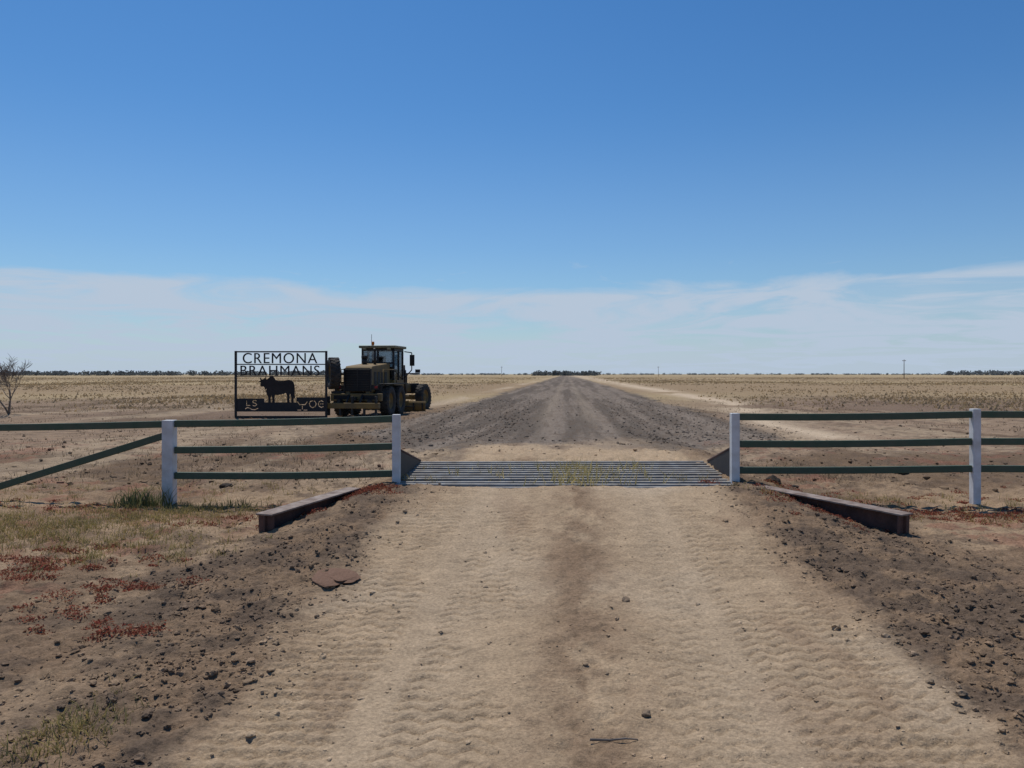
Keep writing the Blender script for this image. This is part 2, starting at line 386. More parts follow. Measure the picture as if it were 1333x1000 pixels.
def leafclump(name,blobs,cols,leaf=.02):
    vs=[];cs=[]
    for (bx,by,rx,ry,rz,nn) in blobs:
        m=nn; p=rng.normal(0,1,(m,3)); p/=np.linalg.norm(p,axis=1)[:,None]; p*=rng.random((m,1))**.45
        p=p*np.array([rx,ry,rz]); p[:,2]=np.abs(p[:,2]); p[:,0]+=bx;p[:,1]+=by; p[:,2]+=height(p[:,0],p[:,1])
        A=rng.normal(0,1,(m,3)); A/=np.linalg.norm(A,axis=1)[:,None]; B=np.cross(A,rng.normal(0,1,(m,3))); B/=np.linalg.norm(B,axis=1)[:,None]
        s=leaf*rng.uniform(.5,1.3,(m,1))
        vs.append(np.stack([p-A*s,p-B*s*.45,p+A*s,p+B*s*.45],1).reshape(-1,3))
        c=mixcol(m,*cols)*rng.uniform(.6,1.2,(m,1)); cs.append(np.repeat(c,4,0))
    v=np.concatenate(vs);c=np.concatenate(cs)
    return mesh_arrays(name,v,[np.arange(len(v)).reshape(-1,4)],M_veg,c)
x_,y_=gauss(20,-4.5,9.28,.14,.1); blades('green_weed',x_,y_,rng.uniform(.14,.32,20),np.full(20,.013),14,np.full(20,.06),1.0,mixcol(20,(.13,.15,.06),(.24,.21,.09)))
x_,y_=gauss(30,-3.6,9.2,.4,.12); blades('green_weed',x_,y_,rng.uniform(.06,.14,30),np.full(30,.01),14,np.full(30,.05),1.3,mixcol(30,(.14,.15,.06),(.23,.19,.09)))
x_,y_=gauss(12,-1.95,3.5,.10,.1); blades('green_weed',x_,y_,rng.uniform(.02,.05,12),np.full(12,.005),14,np.full(12,.04),1.8,mixcol(12,(.14,.15,.06),(.25,.22,.10)))
x_=np.concatenate([rng.normal(.85,.2,85),rng.normal(1.7,.16,18),rng.normal(-.2,.4,10)]);n=len(x_);y_=rng.uniform(9.3,10.9,n)
blades('weeds_in_grid',x_,y_,rng.uniform(.36,.45,n),np.full(n,.022),16,np.full(n,.07),.6,mixcol(n,(.60,.47,.20),(.42,.34,.13)),z0=-.02)
bl=[]
def redpatch(cx,cy,sx,sy,n):
    for i in range(n):
        r=rng.uniform(.03,.13); bl.append((rng.normal(cx,sx),rng.normal(cy,sy),r*1.5,r,rng.uniform(.02,.05),int(1100*r)))
redpatch(-1.72,8.8,.25,.16,30); redpatch(-2.5,8.2,.4,.2,18); redpatch(3.2,8.5,.3,.3,20); redpatch(5.4,8.8,.9,.25,70); redpatch(3.4,7.9,.3,.25,8)
redpatch(-2.8,5.7,.3,.16,11); redpatch(-3.7,6.3,.4,.22,22); redpatch(-2.45,4.75,.25,.10,10); redpatch(-4.6,6.6,.6,.3,22); redpatch(-3.1,5.2,.3,.25,8)
redpatch(5.0,10.,1.2,.3,24); redpatch(-5.5,9.0,1.0,.4,20)
leafclump('red_ground_cover',bl,((.38,.09,.06),(.25,.12,.065)),leaf=.012)
zz=float(height(np.array([.42]),np.array([3.35]))[0])
bm=bmesh.new(); pts=[(.34,3.35),(.42,3.345),(.50,3.36),(.55,3.35)]
for i in range(3): add_tube(bm,(*pts[i],zz+.006),(*pts[i+1],zz+.007),.006-.001*i,.005-.001*i,8)
finish(bm,'fallen_stick',M_wood,None)
# ---------------------------------------------------------------- fence
FY=9.5
def fx(p): return (p-666.5)*.0095
def fence(posts,rails,brace=None,name='post_and_rail_fence'):
    e=empty(name,(posts[0][0],FY,0))
    for i,(px_,top,w) in enumerate(posts):
        xx=px_-posts[0][0]
        box(f'post_{i+1}',(xx-w/2,xx+w/2,-w/2,w/2,-.45,top),M_white,e,.006)
    for i,(xa,za,xb,zb) in enumerate(rails):
        xa-=posts[0][0];xb-=posts[0][0]
        bm=bmesh.new(); L=xb-xa; nseg=8
        ring=[]
        sag=.014*random.uniform(.6,1.4)
        for k in range(nseg+1):
            t=k/nseg; xx=xa+L*t; zc=za+(zb-za)*t-sag*math.sin(math.pi*t)
            ring.append([bm.verts.new((xx,yy,zc+q)) for yy,q in ((-.028,-.042),(.028,-.042),(.028,.042),(-.028,.042))])
        for k in range(nseg):
            for j in range(4):
                bm.faces.new((ring[k][j],ring[k+1][j],ring[k+1][(j+1)%4],ring[k][(j+1)%4]))
        bm.faces.new(ring[0][::-1]);bm.faces.new(ring[-1])
        bmesh.ops.recalc_face_normals(bm,faces=bm.faces)
        finish(bm,f'rail_{i+1}',M_green,e,.008)
    if brace:
        (xa,za,xb,zb)=brace; xa-=posts[0][0];xb-=posts[0][0]
        L=math.hypot(xb-xa,zb-za); ang=math.atan2(zb-za,xb-xa)
        M=Matrix.Translation((xa,0,za))@Matrix.Rotation(-ang,4,'Y')
        box('brace',(0,L,-.027,.027,-.042,.042),M_green,e,.008,M=M)
    return e
xp1,xp2=fx(220.5),fx(516)
fence([(xp2,1.10,.095),(xp1,1.03,.135),(-7.25,.98,.13)],
      [(xp1+.07,.985,xp2-.05,1.045),(xp1+.07,.66,xp2-.05,.705),(xp1+.07,.345,xp2-.05,.37),(-7.19,.93,xp1-.07,.98)],
      (-6.95,.02,xp1-.07,.835))
xp3,xp4=fx(956.5),fx(1269.5)
fence([(xp3,1.115,.10),(xp4,1.17,.095),(8.75,1.2,.10)],
      [(xp3+.05,1.07,xp4-.05,1.10),(xp3+.05,.735,xp4-.05,.765),(xp3+.05,.41,xp4-.05,.43),
       (xp4+.05,1.10,8.7,1.13),(xp4+.05,.765,8.7,.79),(xp4+.05,.43,8.7,.45)])
# ---------------------------------------------------------------- cattle grid
g=empty('cattle_grid',(.65,10.2,.27))
def gl(x,y,z): return (x-.65,y-10.2,z-.27)
nb=12; bm=bmesh.new()
for i in range(nb):
    yy=GY0+.03+(GY1-GY0-.06)*i/(nb-1); zt=.262+.045*i/(nb-1)+random.uniform(-.004,.004)
    ex=.07 if yy<9.4 else 0
    x0=GX0-ex+.04*(i/(nb-1)); x1=GX1+ex+.12*i/(nb-1)
    a=gl(x0,yy-.04,zt-.09); b=gl(x1,yy+.04,zt)
    M=Matrix.Rotation(R(random.uniform(-.15,.15)),4,'Y')
    add_box(bm,a[0],b[0],a[1],b[1],a[2],b[2],M=M)
bmesh.ops.recalc_face_normals(bm,faces=bm.faces)
finish(bm,'bars',M_bar,g,.012)
bx=[]
for xx in (GX0,-.1,1.35,GX1):
    bx.append((xx-.65-.03,xx-.65+.03,GY0-10.2,GY1-10.2,-.3,-.105))
box('bearers',bx,M_rust,g,.004)
box('end_wall_front',(GX0-.65-.05,GX1-.65+.05,GY0-10.2-.1,GY0-10.2-.025,-.55,-.06),M_conc,g,.01)
box('end_wall_back',(GX0-.65-.05,GX1-.65+.05,GY1-10.2+.022,GY1-10.2+.1,-.55,-.02),M_conc,g,.01)
def wing(name,x0,y0,z0a,x1,y1,zb,top):
    bm=bmesh.new(); t=.012
    v=[(x0,y0,z0a),(x1,y1,zb),(x1,y1,zb+.06),(x0,y0,top)]
    A=[bm.verts.new(gl(p[0]-t,p[1],p[2])) for p in v];B=[bm.verts.new(gl(p[0]+t,p[1],p[2])) for p in v]
    for i in range(4): bm.faces.new((A[i],A[(i+1)%4],B[(i+1)%4],B[i]))
    bm.faces.new(A[::-1]);bm.faces.new(B); bmesh.ops.recalc_face_normals(bm,faces=bm.faces)
    finish(bm,name,M_dsteel,g,.003)
    bm=bmesh.new(); add_tube(bm,gl(x0,y0,top),gl(x1,y1,zb+.07),.02); finish(bm,name+'_cap',M_rust,g,0,True)
wing('wing_plate_1',-1.42,9.58,.2,-1.36,11.35,.25,.66); wing('wing_plate_2',2.78,9.58,.2,2.9,11.35,.25,.70)
def ibeam(p0,p1,H,W):
    p0=Vector(p0);p1=Vector(p1); d=p1-p0; L=d.length
    e=empty('steel_beam',p0); e.rotation_mode='QUATERNION'
    q=d.to_track_quat('Y','Z'); e.rotation_quaternion=q
    t=.018
    prism('web_and_lower_flange',[(-W/2,-H),(W/2,-H),(W/2,-H+t),(t/2,-H+t),(t/2,-t),(-t/2,-t),(-t/2,-H+t),(-W/2,-H+t)],'y',0,L,M_rust,e,.003)
    box('top_flange',(-W/2,W/2,-.004,L,-t+.001,0),M_rust2,e,.003)
    box('end_plate',(-W/2+.004,W/2-.004,.03,.045,-H+.004,-t-.002),M_rust,e,.002)
ibeam((-2.44,7.55,.225),(-1.86,9.05,.265),.23,.19)
ibeam((3.86,7.5,.235),(2.92,9.05,.285),.24,.19)
# ---------------------------------------------------------------- sign
s=.0328; SY=32.8; SX=(306-666.5)*s; SZ=-.3
sg=empty('entrance_sign',(SX,SY,SZ))
def sx(p): return (p-306)*s
def sz_(p): return (545-p)*s
th=.03
bxs=[(sx(305.5),sx(308.2),-.04,.04,-.3,sz_(457)),(sx(423.3),sx(426),-.04,.04,-.3,sz_(457))]
box('posts',bxs,M_dsteel,sg,.004)
x0,x1=sx(308.2)+.001,sx(423.3)-.001
box('frame_bars',[(x0,x1,-th,th,sz_(459),sz_(457.2)),(x0,x1,-th,th,sz_(475.2),sz_(473.8)),(x0,x1,-th,th,sz_(490.6),sz_(489.4)),(x0,x1,-th,th,sz_(545),sz_(541.5))],M_dsteel,sg,.003)
def text(body,xa,xb,ya,yb,nm):
    cu=bpy.data.curves.new(nm,'FONT'); cu.body=body; cu.extrude=.02; cu.space_character=1.12
    o=bpy.data.objects.new(nm+'_tmp',cu); col.objects.link(o); bpy.context.view_layer.update()
    me=bpy.data.meshes.new_from_object(o.evaluated_get(bpy.context.evaluated_depsgraph_get()))
    bpy.data.objects.remove(o)
    v=np.zeros(len(me.vertices)*3); me.vertices.foreach_get('co',v); v=v.reshape(-1,3)
    mn,mx=v.min(0),v.max(0); w=v.copy()
    w[:,0]=xa+(v[:,0]-mn[0])/(mx[0]-mn[0])*(xb-xa); w[:,2]=ya+(v[:,1]-mn[1])/(mx[1]-mn[1])*(yb-ya); w[:,1]=-v[:,2]
    me.vertices.foreach_set('co',w.ravel().astype(np.float32)); me.update(); me.materials.clear(); me.materials.append(M_dsteel)
    ob=bpy.data.objects.new(nm,me); col.objects.link(ob); ob.parent=sg
text('CREMONA',sx(316),sx(413),sz_(473.3),sz_(459.6),'lettering_cremona')
text('BRAHMANS',sx(313),sx(416),sz_(489.2),sz_(476),'lettering_brahmans')
def stroke(pts,w):
    P=[Vector(p) for p in pts];L=[];Rr=[]
    for i,p in enumerate(P):
        if i==0:d=(P[1]-P[0]).normalized();m=1
        elif i==len(P)-1:d=(P[-1]-P[-2]).normalized();m=1
        else:
            d1=(P[i]-P[i-1]).normalized();d2=(P[i+1]-P[i]).normalized();d=(d1+d2).normalized();m=1/max(.5,d.dot(d1))
        nrm=Vector((-d.y,d.x))*w/2*m; L.append(p+nrm);Rr.append(p-nrm)
    return L+Rr[::-1]
cu=bpy.data.curves.new('brand_plate','CURVE'); cu.dimensions='2D'; cu.fill_mode='BOTH'; cu.extrude=.015
def spl(pts):
    sp=cu.splines.new('POLY'); sp.points.add(len(pts)-1)
    for q,p in zip(sp.points,pts): q.co=(p[0],p[1],0,1)
    sp.use_cyclic_u=True
def PX(l): return [(sx(a),sz_(b)) for a,b in l]
spl(PX([(308.3,536),(423.2,536),(423.2,517.5),(386,517.5),(386,524),(344,524),(344,519),(308.3,519)]))
w=.034
spl(stroke(PX([(321,521.5),(321,528),(326,528)]),w))
spl(stroke(PX([(334,522),(331,521.3),(329,522.5),(329.5,524.3),(333,525.3),(334,527),(332,528.6),(328.8,528)]),w))
spl(stroke(PX([(319,532.5),(322,530.7),(325,531.5),(328,533.3),(332,533.5),(336,531.5)]),w))
spl(stroke(PX([(387,523),(390,527),(397,527),(400,523)]),w)); spl(stroke(PX([(393.5,528.6),(393.5,533)]),w)); spl(stroke(PX([(387,534),(392,534)]),w*.8)); spl(stroke(PX([(395,534),(400,534)]),w*.8))
spl(stroke(PX([(407.4,521.8),(404,522.8),(402.6,526),(404,529.4),(407,531),(410.2,529.4),(411.6,526),(410,522.8),(408.4,521.9)]),w))
spl(stroke(PX([(421,523.2),(418.5,521.8),(415.5,523),(414.3,526),(415.5,529.2),(418.5,530.6),(421,529.2)]),w)); spl(stroke(PX([(416.5,526),(421,526)]),w*.8))
o=bpy.data.objects.new('brand_tmp',cu); col.objects.link(o); bpy.context.view_layer.update()
me=bpy.data.meshes.new_from_object(o.evaluated_get(bpy.context.evaluated_depsgraph_get())); bpy.data.objects.remove(o)
me.materials.clear(); me.materials.append(M_dsteel)
ob=bpy.data.objects.new('brand_plate',me); col.objects.link(ob); ob.parent=sg; ob.rotation_euler=(R(90),0,0)
bull=[(337.2,496.5),(339.6,495.8),(338.2,492.8),(338.4,491),(340,493.6),(342,494.2),(344.2,492.6),(346,490.8),(345.8,493.4),(347.5,494),(349.6,492.6),(351.6,490.4),(354.4,489.9),(356.8,491.6),(358.2,494.4),(361.5,495.6),(366,496),(371,495.6),(375.5,494.6),(379.5,495.4),(382.2,498),(383.3,502),(383.6,508),(383.4,514),(384,518),(382.8,519),(382,514),(382,509),(381.8,513),(382.2,518),(382,524.2),(379.2,524.2),(379.3,518),(377.8,512.5),(376.6,515),(376.8,524.2),(373.8,524.2),(373.8,516),(372.2,511.8),(366,513.8),(361,514.6),(357.8,514),(357.2,518),(357.6,524.2),(354.6,524.2),(354.3,517.5),(353,514.5),(352,518),(352.4,524.2),(349.4,524.2),(349.2,517),(347.2,513.5),(346.4,509.5),(347.2,506),(345.2,507.5),(344.2,504.5),(342.6,503),(341.2,503.8),(339,502.6),(338.8,500.4),(339.6,498.2),(337.8,498)]
prism('brahman_bull_silhouette',PX(bull),'y',-.02,.02,M_hide,sg,0)
# ---------------------------------------------------------------- motor grader
gr=empty('motor_grader',(-6.5,35.3,-.3),(0,0,R(-8)))
def tyre(name,c,r=.69,w=.42,axis=(1,0,0),par=gr,lug=True):
    e=empty(name,c); e.parent=par
    e.rotation_mode='QUATERNION'; e.rotation_quaternion=Vector(axis).to_track_quat('X','Z')
    prof=[(-w*.34,r*.52),(-w*.46,r*.62),(-w*.5,r*.78),(-w*.47,r*.9),(-w*.36,r*.965),(0,r*.975),(w*.36,r*.965),(w*.47,r*.9),(w*.5,r*.78),(w*.46,r*.62),(w*.34,r*.52)]
    n=48; bm=bmesh.new(); rings=[]
    for i in range(n):
        t=2*math.pi*i/n; rings.append([bm.verts.new((p,q*math.cos(t),q*math.sin(t))) for p,q in prof])
    for i in range(n):
        for j in range(len(prof)-1): bm.faces.new((rings[i][j],rings[(i+1)%n][j],rings[(i+1)%n][j+1],rings[i][j+1]))
    bmesh.ops.recalc_face_normals(bm,faces=bm.faces)
    finish(bm,'carcass',M_tyre,e,0,True)
    bm=bmesh.new()
    for i in range(22):
        for sd in (-1,1):
            t=2*math.pi*(i+(.5 if sd>0 else 0))/22
            M=Matrix.Rotation(t,4,'X')@Matrix.Translation((sd*w*.25,0,r*.955))@Matrix.Rotation(sd*R(28),4,'Z')
            add_box(bm,-w*.23,w*.23,-.035,.035,-.03,r*.045,M=M)
    bmesh.ops.recalc_face_normals(bm,faces=bm.faces)
    finish(bm,'tread_lugs',M_tyre,e,.006)
    bm=bmesh.new()
    pr=[(w*.36,r*.55),(w*.30,r*.50),(w*.10,r*.44),(w*.08,r*.18),(w*.22,r*.16),(w*.22,.001)]
    for sd in (1,-1):
        rings=[]
        for i in range(24):
            t=2*math.pi*i/24; rings.append([bm.verts.new((sd*p,q*math.cos(t),q*math.sin(t))) for p,q in pr])
        for i in range(24):
            for j in range(len(pr)-1): bm.faces.new((rings[i][j],rings[(i+1)%24][j],rings[(i+1)%24][j+1],rings[i][j+1]))
    bmesh.ops.recalc_face_normals(bm,faces=bm.faces)
    finish(bm,'rim',M_yel,e,0,True)
for i,(a,b) in enumerate(((-1.05,-.78),(-1.05,.78),(1.05,-.78),(1.05,.78))): tyre(f'rear_wheel_{i+1}',(a,b,.69))
tyre('front_wheel_1',(-1.02,5.7,.69),axis=(1,-.15,.05)); tyre('front_wheel_2',(1.0,5.7,.69),axis=(1,-.15,.05))
tyre('spare_wheel',(-1.10,-1.75,1.93),r=.70,w=.44,axis=(.86,.51,0))
B=lambda n,b,m,bv=.02: box(n,b,m,gr,bv)
B('spare_bracket',[(-1.2,-.6,-1.8,-1.65,1.05,1.15),(-1.05,-.95,-1.78,-1.68,1.1,2.0),(-.98,-.6,-1.76,-1.7,1.85,1.95)],M_blk)
B('tandem_cases',[(-.83,-.62,-1.1,1.1,.5,.9),(.62,.83,-1.1,1.1,.5,.9)],M_yel,.04)
B('axle_housing',(-.6,.6,-.28,.28,.5,.9),M_yel,.04)
B('rear_frame',[(-.55,-.36,-1.75,1.3,.9,1.15),(.36,.55,-1.75,1.3,.9,1.15)],M_yel)
prism('engine_hood',[(-1.72,1.12),(-1.72,2.08),(-1.55,2.25),(1.0,2.42),(1.0,1.12)],'x',-.62,.62,M_yel,gr,.04)
B('radiator_grille',(-.58,.58,-1.765,-1.73,1.14,2.1),M_grille,.01)
B('grille_slats',[(-.54,.54,-1.785,-1.768,1.2+.075*i,1.222+.075*i) for i in range(12)],M_blk,.003)
B('grille_frame',[(-.63,-.58,-1.80,-1.73,1.12,2.14),(.58,.63,-1.80,-1.73,1.12,2.14),(-.579,.579,-1.80,-1.767,2.1,2.16),(-.02,.02,-1.80,-1.787,1.14,2.1)],M_blk,.008)
B('hood_side_vents',[(.622,.635,-1.4+.5*i,-1.05+.5*i,1.45,2.0) for i in range(4)]+[(-.635,-.622,-1.4+.5*i,-1.05+.5*i,1.45,2.0) for i in range(4)],M_grille,.004)
B('tail_lights',[(-.9,-.78,-1.80,-1.74,1.28,1.38),(.78,.9,-1.80,-1.74,1.28,1.38)],M_red,.008)
B('light_brackets',[(-.92,-.6,-1.735,-1.7,1.22,1.42),(.6,.92,-1.735,-1.7,1.22,1.42)],M_blk,.008)
B('rear_bumper',(-1.15,1.15,-2.0,-1.76,.72,1.05),M_yel,.03)
B('bumper_shade_plates',[(-1.0,-.3,-2.012,-2.001,.8,.98),(.3,1.0,-2.012,-2.001,.8,.98)],M_grille,.004)  # dark plates proud of the bumper, their colour standing in for recess shade
B('ripper_beam',(-1.2,1.2,-2.55,-2.3,.42,.66),M_yel,.02)
B('ripper_links',[(-.75,-.6,-2.299,-1.9,.5,.8),(.6,.75,-2.299,-1.9,.5,.8),(-.08,.08,-2.35,-1.9,.75,.9)],M_blk,.015)
B('ripper_shanks',[(q-.04,q+.04,-2.5,-2.36,.12,.42) for q in (-1.05,-.53,0,.53,1.05)]+[(q-.04,q+.04,-2.5,-2.36,.66,.95) for q in (-1.05,0,1.05)],M_blk,.01)
tubes('ripper_cylinders',[((-.3,-1.95,1.0),(-.3,-2.4,.6),.05),((.3,-1.95,1.0),(.3,-2.4,.6),.05)],M_blk,gr)
B('platform_left',[(-.98,-.63,-1.2,1.0,1.42,1.47),(-1.0,-.9,-1.62,-1.52,.95,1.9),(-1.0,-.64,-1.62,-1.52,1.48,1.56)],M_yel,.012)
B('fenders_right',[(.84,1.28,-1.35,1.3,1.44,1.48),(.64,.95,-1.3,-.6,1.0,1.42)],M_blk,.012)
B('fuel_tank',(-.95,-.63,-1.0,.9,.95,1.40),M_yel,.03)
tubes('handrails',[((.98,-1.2,1.48),(.98,-1.2,2.1),.018),((.98,-1.2,2.1),(.98,.8,2.1),.018),((.98,.8,2.1),(.98,.8,1.48),.018),((-.96,-1.2,1.46),(-.96,-1.2,2.1),.018),((-.96,-1.2,2.1),(-.96,.8,2.1),.018)],M_yel,gr)
tubes('exhaust_stack',[((.3,-.3,2.3),(.3,-.3,2.95),.06),((.3,-.3,2.95),(.3,-.38,3.05),.055)],M_blk,gr,14)
tubes('air_intake',[((-.25,-.1,2.3),(-.25,-.1,2.62),.11),((-.25,-.1,2.62),(-.25,-.1,2.74),.15)],M_blk,gr,16)
cy0,cy1=1.05,2.65; hw=.80
B('cab_base',(-hw,hw,cy0,cy1,1.15,1.62),M_yel,.03)
pw=.045
B('cab_pillars',[(a-pw,a+pw,b-pw,b+pw,1.62,3.12) for a in (-hw+pw,hw-pw) for b in (cy0+pw,cy1-pw,1.9)]+
  [(-.05,.05,cy0+.002,cy0+.06,2.45,3.12)]+[(-hw+.09,hw-.09,cy0+.004,cy0+.07,2.38,2.46)],M_blk,.01)
B('cab_headers',[(-hw,hw,cy0,cy0+.1,3.0,3.12),(-hw,hw,cy1-.1,cy1,3.0,3.12),(-hw,-hw+.08,cy0+.101,cy1-.101,3.0,3.12),(hw-.08,hw,cy0+.101,cy1-.101,3.0,3.12)],M_blk,.008)
B('cab_roof',(-hw-.1,hw+.1,cy0-.14,cy1+.2,3.125,3.25),M_roof,.04)
for nm,b in (('glass_rear',(-hw+.09,hw-.09,cy0+.03,cy0+.04,1.63,3.0)),('glass_front',(-hw+.09,hw-.09,cy1-.04,cy1-.03,1.63,3.0)),('glass_right',(hw-.05,hw-.04,cy0+.09,cy1-.09,1.63,3.0)),('glass_left',(-hw+.04,-hw+.05,cy0+.09,cy1-.09,1.63,3.0))):
    B(nm,b,M_glass,0)
prism('operator_seat',[(1.45,1.63),(1.95,1.63),(1.95,2.05),(1.62,2.08),(1.52,2.75),(1.38,2.75),(1.4,2.0)],'x',-.26,.26,M_blk,gr,.03)
tubes('steering_column',[((0,2.45,1.63),(0,2.2,2.25),.05),((-.2,2.2,2.27),(.2,2.2,2.27),.03)],M_blk,gr)
B('control_pods',[(-.42,-.3,1.7,2.1,1.63,2.25),(.3,.42,1.7,2.1,1.63,2.25)],M_blk,.02)
tubes('beacon',[((-.28,1.2,3.25),(-.28,1.2,3.31),.05),((-.28,1.2,3.31),(-.28,1.2,3.44),.07,.06)],M_amber,gr,16)
tubes('antenna',[((-.3,1.05,3.25),(-.3,1.05,3.78),.012)],M_blk,gr,6)
B('work_lights',[(q-.09,q+.09,cy0-.2,cy0-.12,3.02,3.12) for q in (-.6,.6)],M_roof,.015)
tubes('mirror_arms',[((.85,2.6,3.0),(1.2,2.7,2.95),.025),((1.2,2.7,2.95),(1.2,2.7,2.1),.025),((-.85,2.6,3.0),(-1.25,2.7,2.95),.025),((-1.25,2.7,2.95),(-1.25,2.7,2.4),.025),((.85,2.6,1.7),(1.2,2.7,2.1),.03)],M_blk,gr)
B('mirrors',[(1.08,1.32,2.74,2.8,2.3,2.85),(-1.36,-1.14,2.74,2.8,2.4,2.8)],M_blk,.02)
prism('front_frame',[(2.6,1.2),(2.6,1.62),(3.3,1.95),(4.4,1.95),(5.3,1.5),(6.3,1.3),(6.3,.95),(5.5,.98),(4.4,1.55),(3.4,1.55)],'x',-.17,.17,M_yel,gr,.02)
B('front_axle',(-.85,.85,5.6,5.8,.55,.8),M_yel,.03)
B('front_plate',(-.6,.6,6.3,6.42,.85,1.4),M_blk,.03)
B('headlight_bar',[(-.75,.75,5.9,5.98,1.9,1.96),(-.75,-.5,5.9,6.05,1.97,2.15),(.5,.75,5.9,6.05,1.97,2.15),(-.06,.06,5.9,5.96,1.3,1.9)],M_blk,.015)
tubes('circle',[((0,3.8,.74),(0,3.8,.84),.72)],M_yel,gr,32)
tubes('drawbar',[((-.5,3.8,.9),(0,5.9,.95),.07),((.5,3.8,.9),(0,5.9,.95),.07)],M_yel,gr)
tubes('blade_lift_cylinders',[((.55,3.6,2.35),(.6,3.7,.9),.055),((-.55,3.6,2.35),(-.6,3.7,.9),.055)],M_blk,gr)
B('saddle',(-.65,.65,3.5,3.68,1.9,2.1),M_blk,.02)
bm=bmesh.new(); n=10; Lb=1.83; pts=[]
for i in range(n+1):
    a=R(-40+80*i/n); pts.append((-.40*math.cos(a)+.40,.27+.27*math.sin(a)/math.sin(R(40))))
M=Matrix.Translation((-.05,3.7,0))@Matrix.Rotation(R(-14),4,'Z')
rows=[]
for (yy,zz) in pts: rows.append([bm.verts.new(M@Vector((sxx,yy+o,zz))) for sxx,o in ((-Lb,0),(Lb,0),(Lb,.03),(-Lb,.03))])
for i in range(n):
    for j in range(4): bm.faces.new((rows[i][j],rows[i][(j+1)%4],rows[i+1][(j+1)%4],rows[i+1][j]))
bm.faces.new(rows[0]);bm.faces.new(rows[-1][::-1]); bmesh.ops.recalc_face_normals(bm,faces=bm.faces)
finish(bm,'mouldboard_blade',M_yel,gr)
box('blade_back_ribs',[(q-.03,q+.03,-.07,-.004,.1,.46) for q in (-1.2,-.4,.4,1.2,1.7)]+[(-1.3,1.3,-.10,-.071,.24,.30)],M_blk,gr,.006,M=M)
# ---------------------------------------------------------------- bare tree
def bare_tree(name,loc,h,seed,spread=.5,lean=0,thick=1.0):
    rr=random.Random(seed); bm=bmesh.new()
    def br(p,d,L,r,dep):
        steps=3; q=p
        for i in range(steps):
            d=(d+Vector((rr.gauss(0,.16),rr.gauss(0,.16),rr.gauss(.03,.1)))).normalized()
            n_=q+d*L/steps; r2=r*(1-.2)
            add_tube(bm,q,n_,r,r2,5,False); q=n_; r=r2
            if dep>0 and (i>0 or dep<3):
                for k in range(rr.choice((1,2))):
                    dd=(d+Vector((rr.gauss(0,spread),rr.gauss(0,spread),rr.gauss(.1,.3)))).normalized()
                    br(q,dd,L*rr.uniform(.55,.8),max(r*.65,.006*thick),dep-1)
    z0=float(height(np.array([loc[0]]),np.array([loc[1]]))[0])
    base=Vector((loc[0],loc[1],z0-.05))
    for k in range(3): br(base,Vector((rr.gauss(lean,.22),rr.gauss(0,.2),1)).normalized(),h*.5,.03*h/2*thick,4)
    return finish(bm,name,M_wood,None)
bare_tree('bare_tree',(-23.25,35.5),2.4,5,.5,0,1.4)
# ---------------------------------------------------------------- distant tree lines
vs=[];cs=[]
def treeline(n,pxa,pxb,da,db,ha,hb,seed):
    r=np.random.default_rng(seed)
    for i in range(n):
        d=r.uniform(da,db); p=r.uniform(pxa,pxb); X0=(p-666.5)/1000*d; h=r.uniform(ha,hb); rad=h*r.uniform(.6,1.6); m=50
        q=r.normal(0,1,(m,3)); q/=np.linalg.norm(q,axis=1)[:,None]; q*=r.random((m,1))**.4
        q=q*np.array([rad,rad,h*.5])+np.array([X0,d,-.3+h*.45])
        A=r.normal(0,1,(m,3));A/=np.linalg.norm(A,axis=1)[:,None];Bb=np.cross(A,r.normal(0,1,(m,3)));Bb/=np.linalg.norm(Bb,axis=1)[:,None]
        s_=h*.16*r.uniform(.6,1.3,(m,1))
        vs.append(np.stack([q-A*s_,q-Bb*s_,q+A*s_,q+Bb*s_],1).reshape(-1,3))
        k=min(1,d/1500); base=np.array([.085,.09,.07])*(1-k*.6)+np.array([.22,.25,.29])*k*.6  # aerial haze painted in: tree colour shifts to blue-grey with distance
        cs.append(np.repeat(base*r.uniform(.8,1.2,(m,1)),4,0))
        t=h*.03; vs.append(np.array([[X0-t,d,-.4],[X0+t,d,-.4],[X0+t,d,h*.5],[X0-t,d,h*.5]])); cs.append(np.tile(base*.8,(4,1)))
treeline(380,-200,470,850,1150,3.2,7.0,1)
treeline(150,440,690,1300,1700,2,4.5,2)
treeline(95,690,776,820,1050,2.5,6.6,3)
treeline(230,780,1240,1500,2100,2,4.5,4)
treeline(220,1235,1600,1100,1400,4,9,5)
v=np.concatenate(vs); mesh_arrays('distant_trees',v,[np.arange(len(v)).reshape(-1,4)],M_veg,np.concatenate(cs))
def pole(px_,d,h):
    e=empty('utility_pole',((px_-666.5)/1000*d,d,-.3))
    tubes('mast',[((0,0,-.5),(0,0,h),.17,.12)],M_wood,e); box('crossarm',(-.8,.8,-.07,.07,h-.7,h-.5),M_wood,e,.01)
    tubes('insulators',[((q,0,h-.5),(q,0,h-.3),.06) for q in (-.75,0.4,.75)],M_white,e)
pole(1177,330,8.2); pole(857,620,8.0); pole(653,620,8.0)
